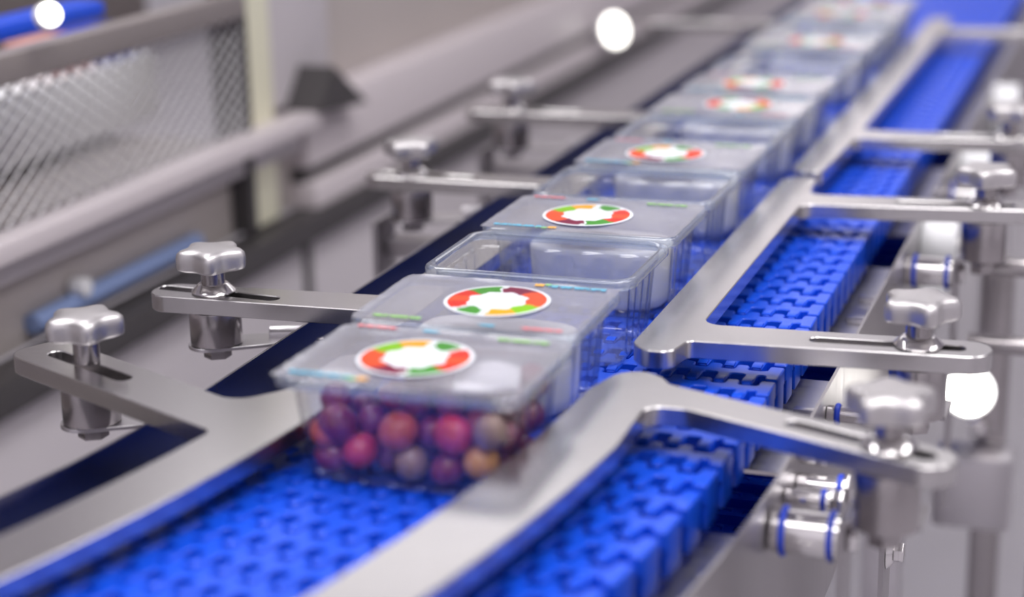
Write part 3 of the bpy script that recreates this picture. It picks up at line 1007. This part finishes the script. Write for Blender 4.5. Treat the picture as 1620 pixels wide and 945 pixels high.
# small glowing disc on a housing between the bracket and the post
O = (0.303, 0.44, -0.185)
t = empty('bright_disc', O)
tag(t, 'small round white disc glowing behind the sharp right knob', 'glow_disc')
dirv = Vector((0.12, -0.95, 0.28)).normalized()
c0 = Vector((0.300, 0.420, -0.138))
rod('disc_housing', c0 - dirv * 0.03, c0, 0.026, MT['white'], t, O, 32)
rod('disc_face', c0 + dirv * 0.0005, c0 + dirv * 0.004, 0.0235, MT['glow_disc'], t, O, 32)
rod('disc_neck', c0 - dirv * 0.030, c0 - dirv * 0.030 + Vector((-0.025, 0.02, -0.02)), 0.006, MT['steel'], t, O, 12)
# tie rods between the near brackets, each with a nut and a blue ring
def tie_rod(y, z, r, x1, label, ring=True):
    O = (0.2265, y, z)
    t = empty('tie_rod', O)
    tag(t, label, 'rod', 'short rods on the right panel')
    rod('shaft', (0.2267, y, z), (x1, y, z), r, MT['bright'], t, O)
    rod('nut', (x1 + 0.0002, y, z), (x1 + 0.008, y, z), r * 1.25, MT['bright'], t, O, 6)
    if ring:
        rod('blue_seal_ring', (x1 - 0.007, y, z), (x1 - 0.003, y, z), r * 1.2, MT['blue_ring'], t, O, 28)
tie_rod(-0.070, -0.050, 0.0095, 0.262, 'upper short rod with a blue ring, above the big nearest rod')
tie_rod(-0.115, -0.040, 0.0065, 0.258, 'thin short rod with a blue ring, just above the big nearest rod')
tie_rod(-0.035, -0.034, 0.0050, 0.240, 'small bright bolt on the right panel below the nearest arm', False)
tie_rod(-0.062, -0.031, 0.0050, 0.238, 'small bright bolt on the right panel, nearer of a pair', False)
tie_rod(-0.230, -0.085, 0.0075, 0.240, 'dark round bolt low on the right panel at the bottom edge', False)
# white bearing housings on the right panel
for by, lab in ((0.645, 'white round bearing housing on the right side panel, below the half blurred knob'), (1.02, 'white bearing housing on the right panel beside the farthest right knob'),
                (1.45, 'farthest white bearing housing, at the upper right edge')):
    O = (0.2265, by, -0.07)
    t = empty('bearing_housing', O)
    tag(t, lab, 'bearing', 'bearing housings on the right panel')
    rod('housing', (0.2267, by, -0.055), (0.262, by, -0.055), 0.036, MT['white'], t, O, 36)
    boxed('foot', (0.240, by, -0.105), (0.026, 0.09, 0.028), MT['white'], t, 0.003, O)
    rod('shaft', (0.2625, by, -0.055), (0.285, by, -0.055), 0.010, MT['bright'], t, O, 20)

# ------------------------------------------------------------------ machine at the left, far out of focus
X = -0.70
O = (X, 0.6, -0.90)
mach = empty('guarded_machine', O)
tag(mach, 'large blurred machine with a wire mesh guard and steel rails at the left', 'machine')
def mp(name, y0, y1, z0, z1, m, x=X, th=0.03, bevel=0.003):
    return boxed(name, (x - th / 2, (y0 + y1) / 2, (z0 + z1) / 2), (th, y1 - y0, z1 - z0), m, mach, bevel, O)
mp('lower_panel', -0.6, 1.052, -0.90, -0.222, MT['mauve'])
mp('lower_panel', 1.075, 5.5, -0.90, -0.222, MT['mauve'])
mp('dark_strip', 1.053, 1.074, -0.90, -0.222, MT['dark'], X + 0.004)  # dark upright strip between the lower panels
mp('dark_rail', -0.6, 5.5, -0.216, -0.178, MT['dark'], X + 0.02, 0.05)
mp('backing_panel', -0.6, 1.10, -0.176, -0.088, MT['tan'], X - 0.03)
mp('guard_rail', -0.6, 1.075, -0.050, -0.027, MT['beam'], X + 0.03, 0.04)
mp('guard_rail', -0.6, 1.075, -0.086, -0.051, MT['mauve'], X - 0.005, 0.03)
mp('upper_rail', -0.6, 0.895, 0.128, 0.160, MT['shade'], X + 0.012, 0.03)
mp('post', 0.900, 0.920, -0.17, 0.60, MT['dark'], X, 0.05)
mp('post', 0.921, 1.005, -0.17, 0.60, MT['cream'], X - 0.01, 0.05)
mp('post', 1.006, 1.215, -0.02, 0.60, MT['mauve'], X - 0.02, 0.05)
mp('beam', 1.085, 5.5, -0.118, -0.022, MT['beam'], X, 0.06, 0.006)
mp('beam_groove', 1.085, 5.5, -0.139, -0.119, MT['dark'], X - 0.01, 0.04)
mp('beam', 1.085, 5.5, -0.177, -0.140, MT['beam'], X + 0.01, 0.05)
mp('upper_panel', 1.216, 5.5, -0.020, 0.60, MT['tan'], X - 0.05, 0.03)
bm = bmesh.new()
vs = [bm.verts.new((x_, *p)) for x_ in (0.035, -0.02) for p in ((1.055 - 0.6, 0.872), (1.225 - 0.6, 0.858), (1.11 - 0.6, 0.930))]
bm.faces.new(vs[:3]); bm.faces.new(vs[3:][::-1])
for i in range(3):
    j = (i + 1) % 3
    bm.faces.new((vs[i], vs[3 + i], vs[3 + j], vs[j]))
build('gusset', bm, MT['dark'], mach, smooth=False)
# wire mesh: crossing bright wires in front of the dark inside
bm = bmesh.new()
y0, y1, z0, z1 = -0.25, 0.898, -0.024, 0.127
pz = 0.030
k = 0
for sgn in (1, -1):
    c = -2.0
    while c < 3.0:
        # line z = z0 + sgn*1.15*(y - c)
        pts = []
        for n_ in range(2):
            z_ = (z0, z1)[n_]
            y_ = c + sgn * (z_ - z0) / 0.60
            pts.append([y_, z_])
        (ya, za), (yb, zb) = pts
        # clip in y
        if ya > yb: ya, za, yb, zb = yb, zb, ya, za
        if not (yb < y0 or ya > y1):
            if ya < y0: za += (zb - za) * (y0 - ya) / (yb - ya); ya = y0
            if yb > y1: zb -= (zb - za) * (yb - y1) / (yb - ya); yb = y1
            add_cyl(bm, (X + 0.002 * sgn - O[0], ya - O[1], za - O[2]), (X + 0.002 * sgn - O[0], yb - O[1], zb - O[2]), 0.0015, 6)
        c += pz
o = build('wire_mesh', bm, MT['wire'], mach)
o['kind'] = 'stuff'
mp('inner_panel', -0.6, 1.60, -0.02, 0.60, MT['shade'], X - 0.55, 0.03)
rod('blue_band', (X - 0.02, 0.40, -0.150), (X - 0.02, 0.78, -0.150), 0.012, MT['blue_grey'], mach, O)  # rod put in for a bluish strip along the backing panel
rod('white_button', (X - 0.025, 0.495, -0.132), (X - 0.005, 0.495, -0.132), 0.011, MT['white'], mach, O)
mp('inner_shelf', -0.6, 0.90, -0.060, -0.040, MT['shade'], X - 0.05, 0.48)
# things seen through the mesh
def through(name, c, sz, m, label, cat, bevel=0.01):
    o_ = boxed(name, (0, 0, 0), sz, m, None, bevel)
    o_.location = c
    tag(o_, label, cat)
through('white_carton', (-0.93, 0.72, 0.020), (0.12, 0.50, 0.092), MT['white'], 'long white carton behind the wire mesh at the left', 'carton')
through('pink_carton', (-0.93, 0.80, 0.087), (0.08, 0.10, 0.04), MT['pink'], 'small pink carton on the white carton behind the mesh', 'carton')
through('blue_crate', (-0.93, 0.91, 0.087), (0.08, 0.10, 0.04), MT['blue_ring'], 'small blue crate on the white carton behind the mesh', 'crate')
through('blue_side_belt', (-0.77, 0.20, 0.170), (0.05, 0.9, 0.022), MT['belt'], 'blurred blue belt strip high up at the left edge', 'belt')
# glowing discs added as highlights on the shiny machine
for c0, r_, lab in ((Vector((-0.665, 0.405, 0.196)), 0.012, 'small round glowing highlight at the upper left corner'),
                    (Vector((-0.650, 2.50, -0.112)), 0.030, 'round warm highlight on the far beam at the top middle')):
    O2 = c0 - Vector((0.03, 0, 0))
    t = empty('machine_highlight', O2)
    tag(t, lab, 'glow_disc', 'highlights put on the left machine')
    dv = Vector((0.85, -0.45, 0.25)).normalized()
    rod('disc_housing', c0 - dv * 0.012, c0, r_ * 1.12, MT['white'], t, O2, 28)
    rod('disc_face', c0 + dv * 0.0005, c0 + dv * 0.006, r_, MT['glow_disc'], t, O2, 28)
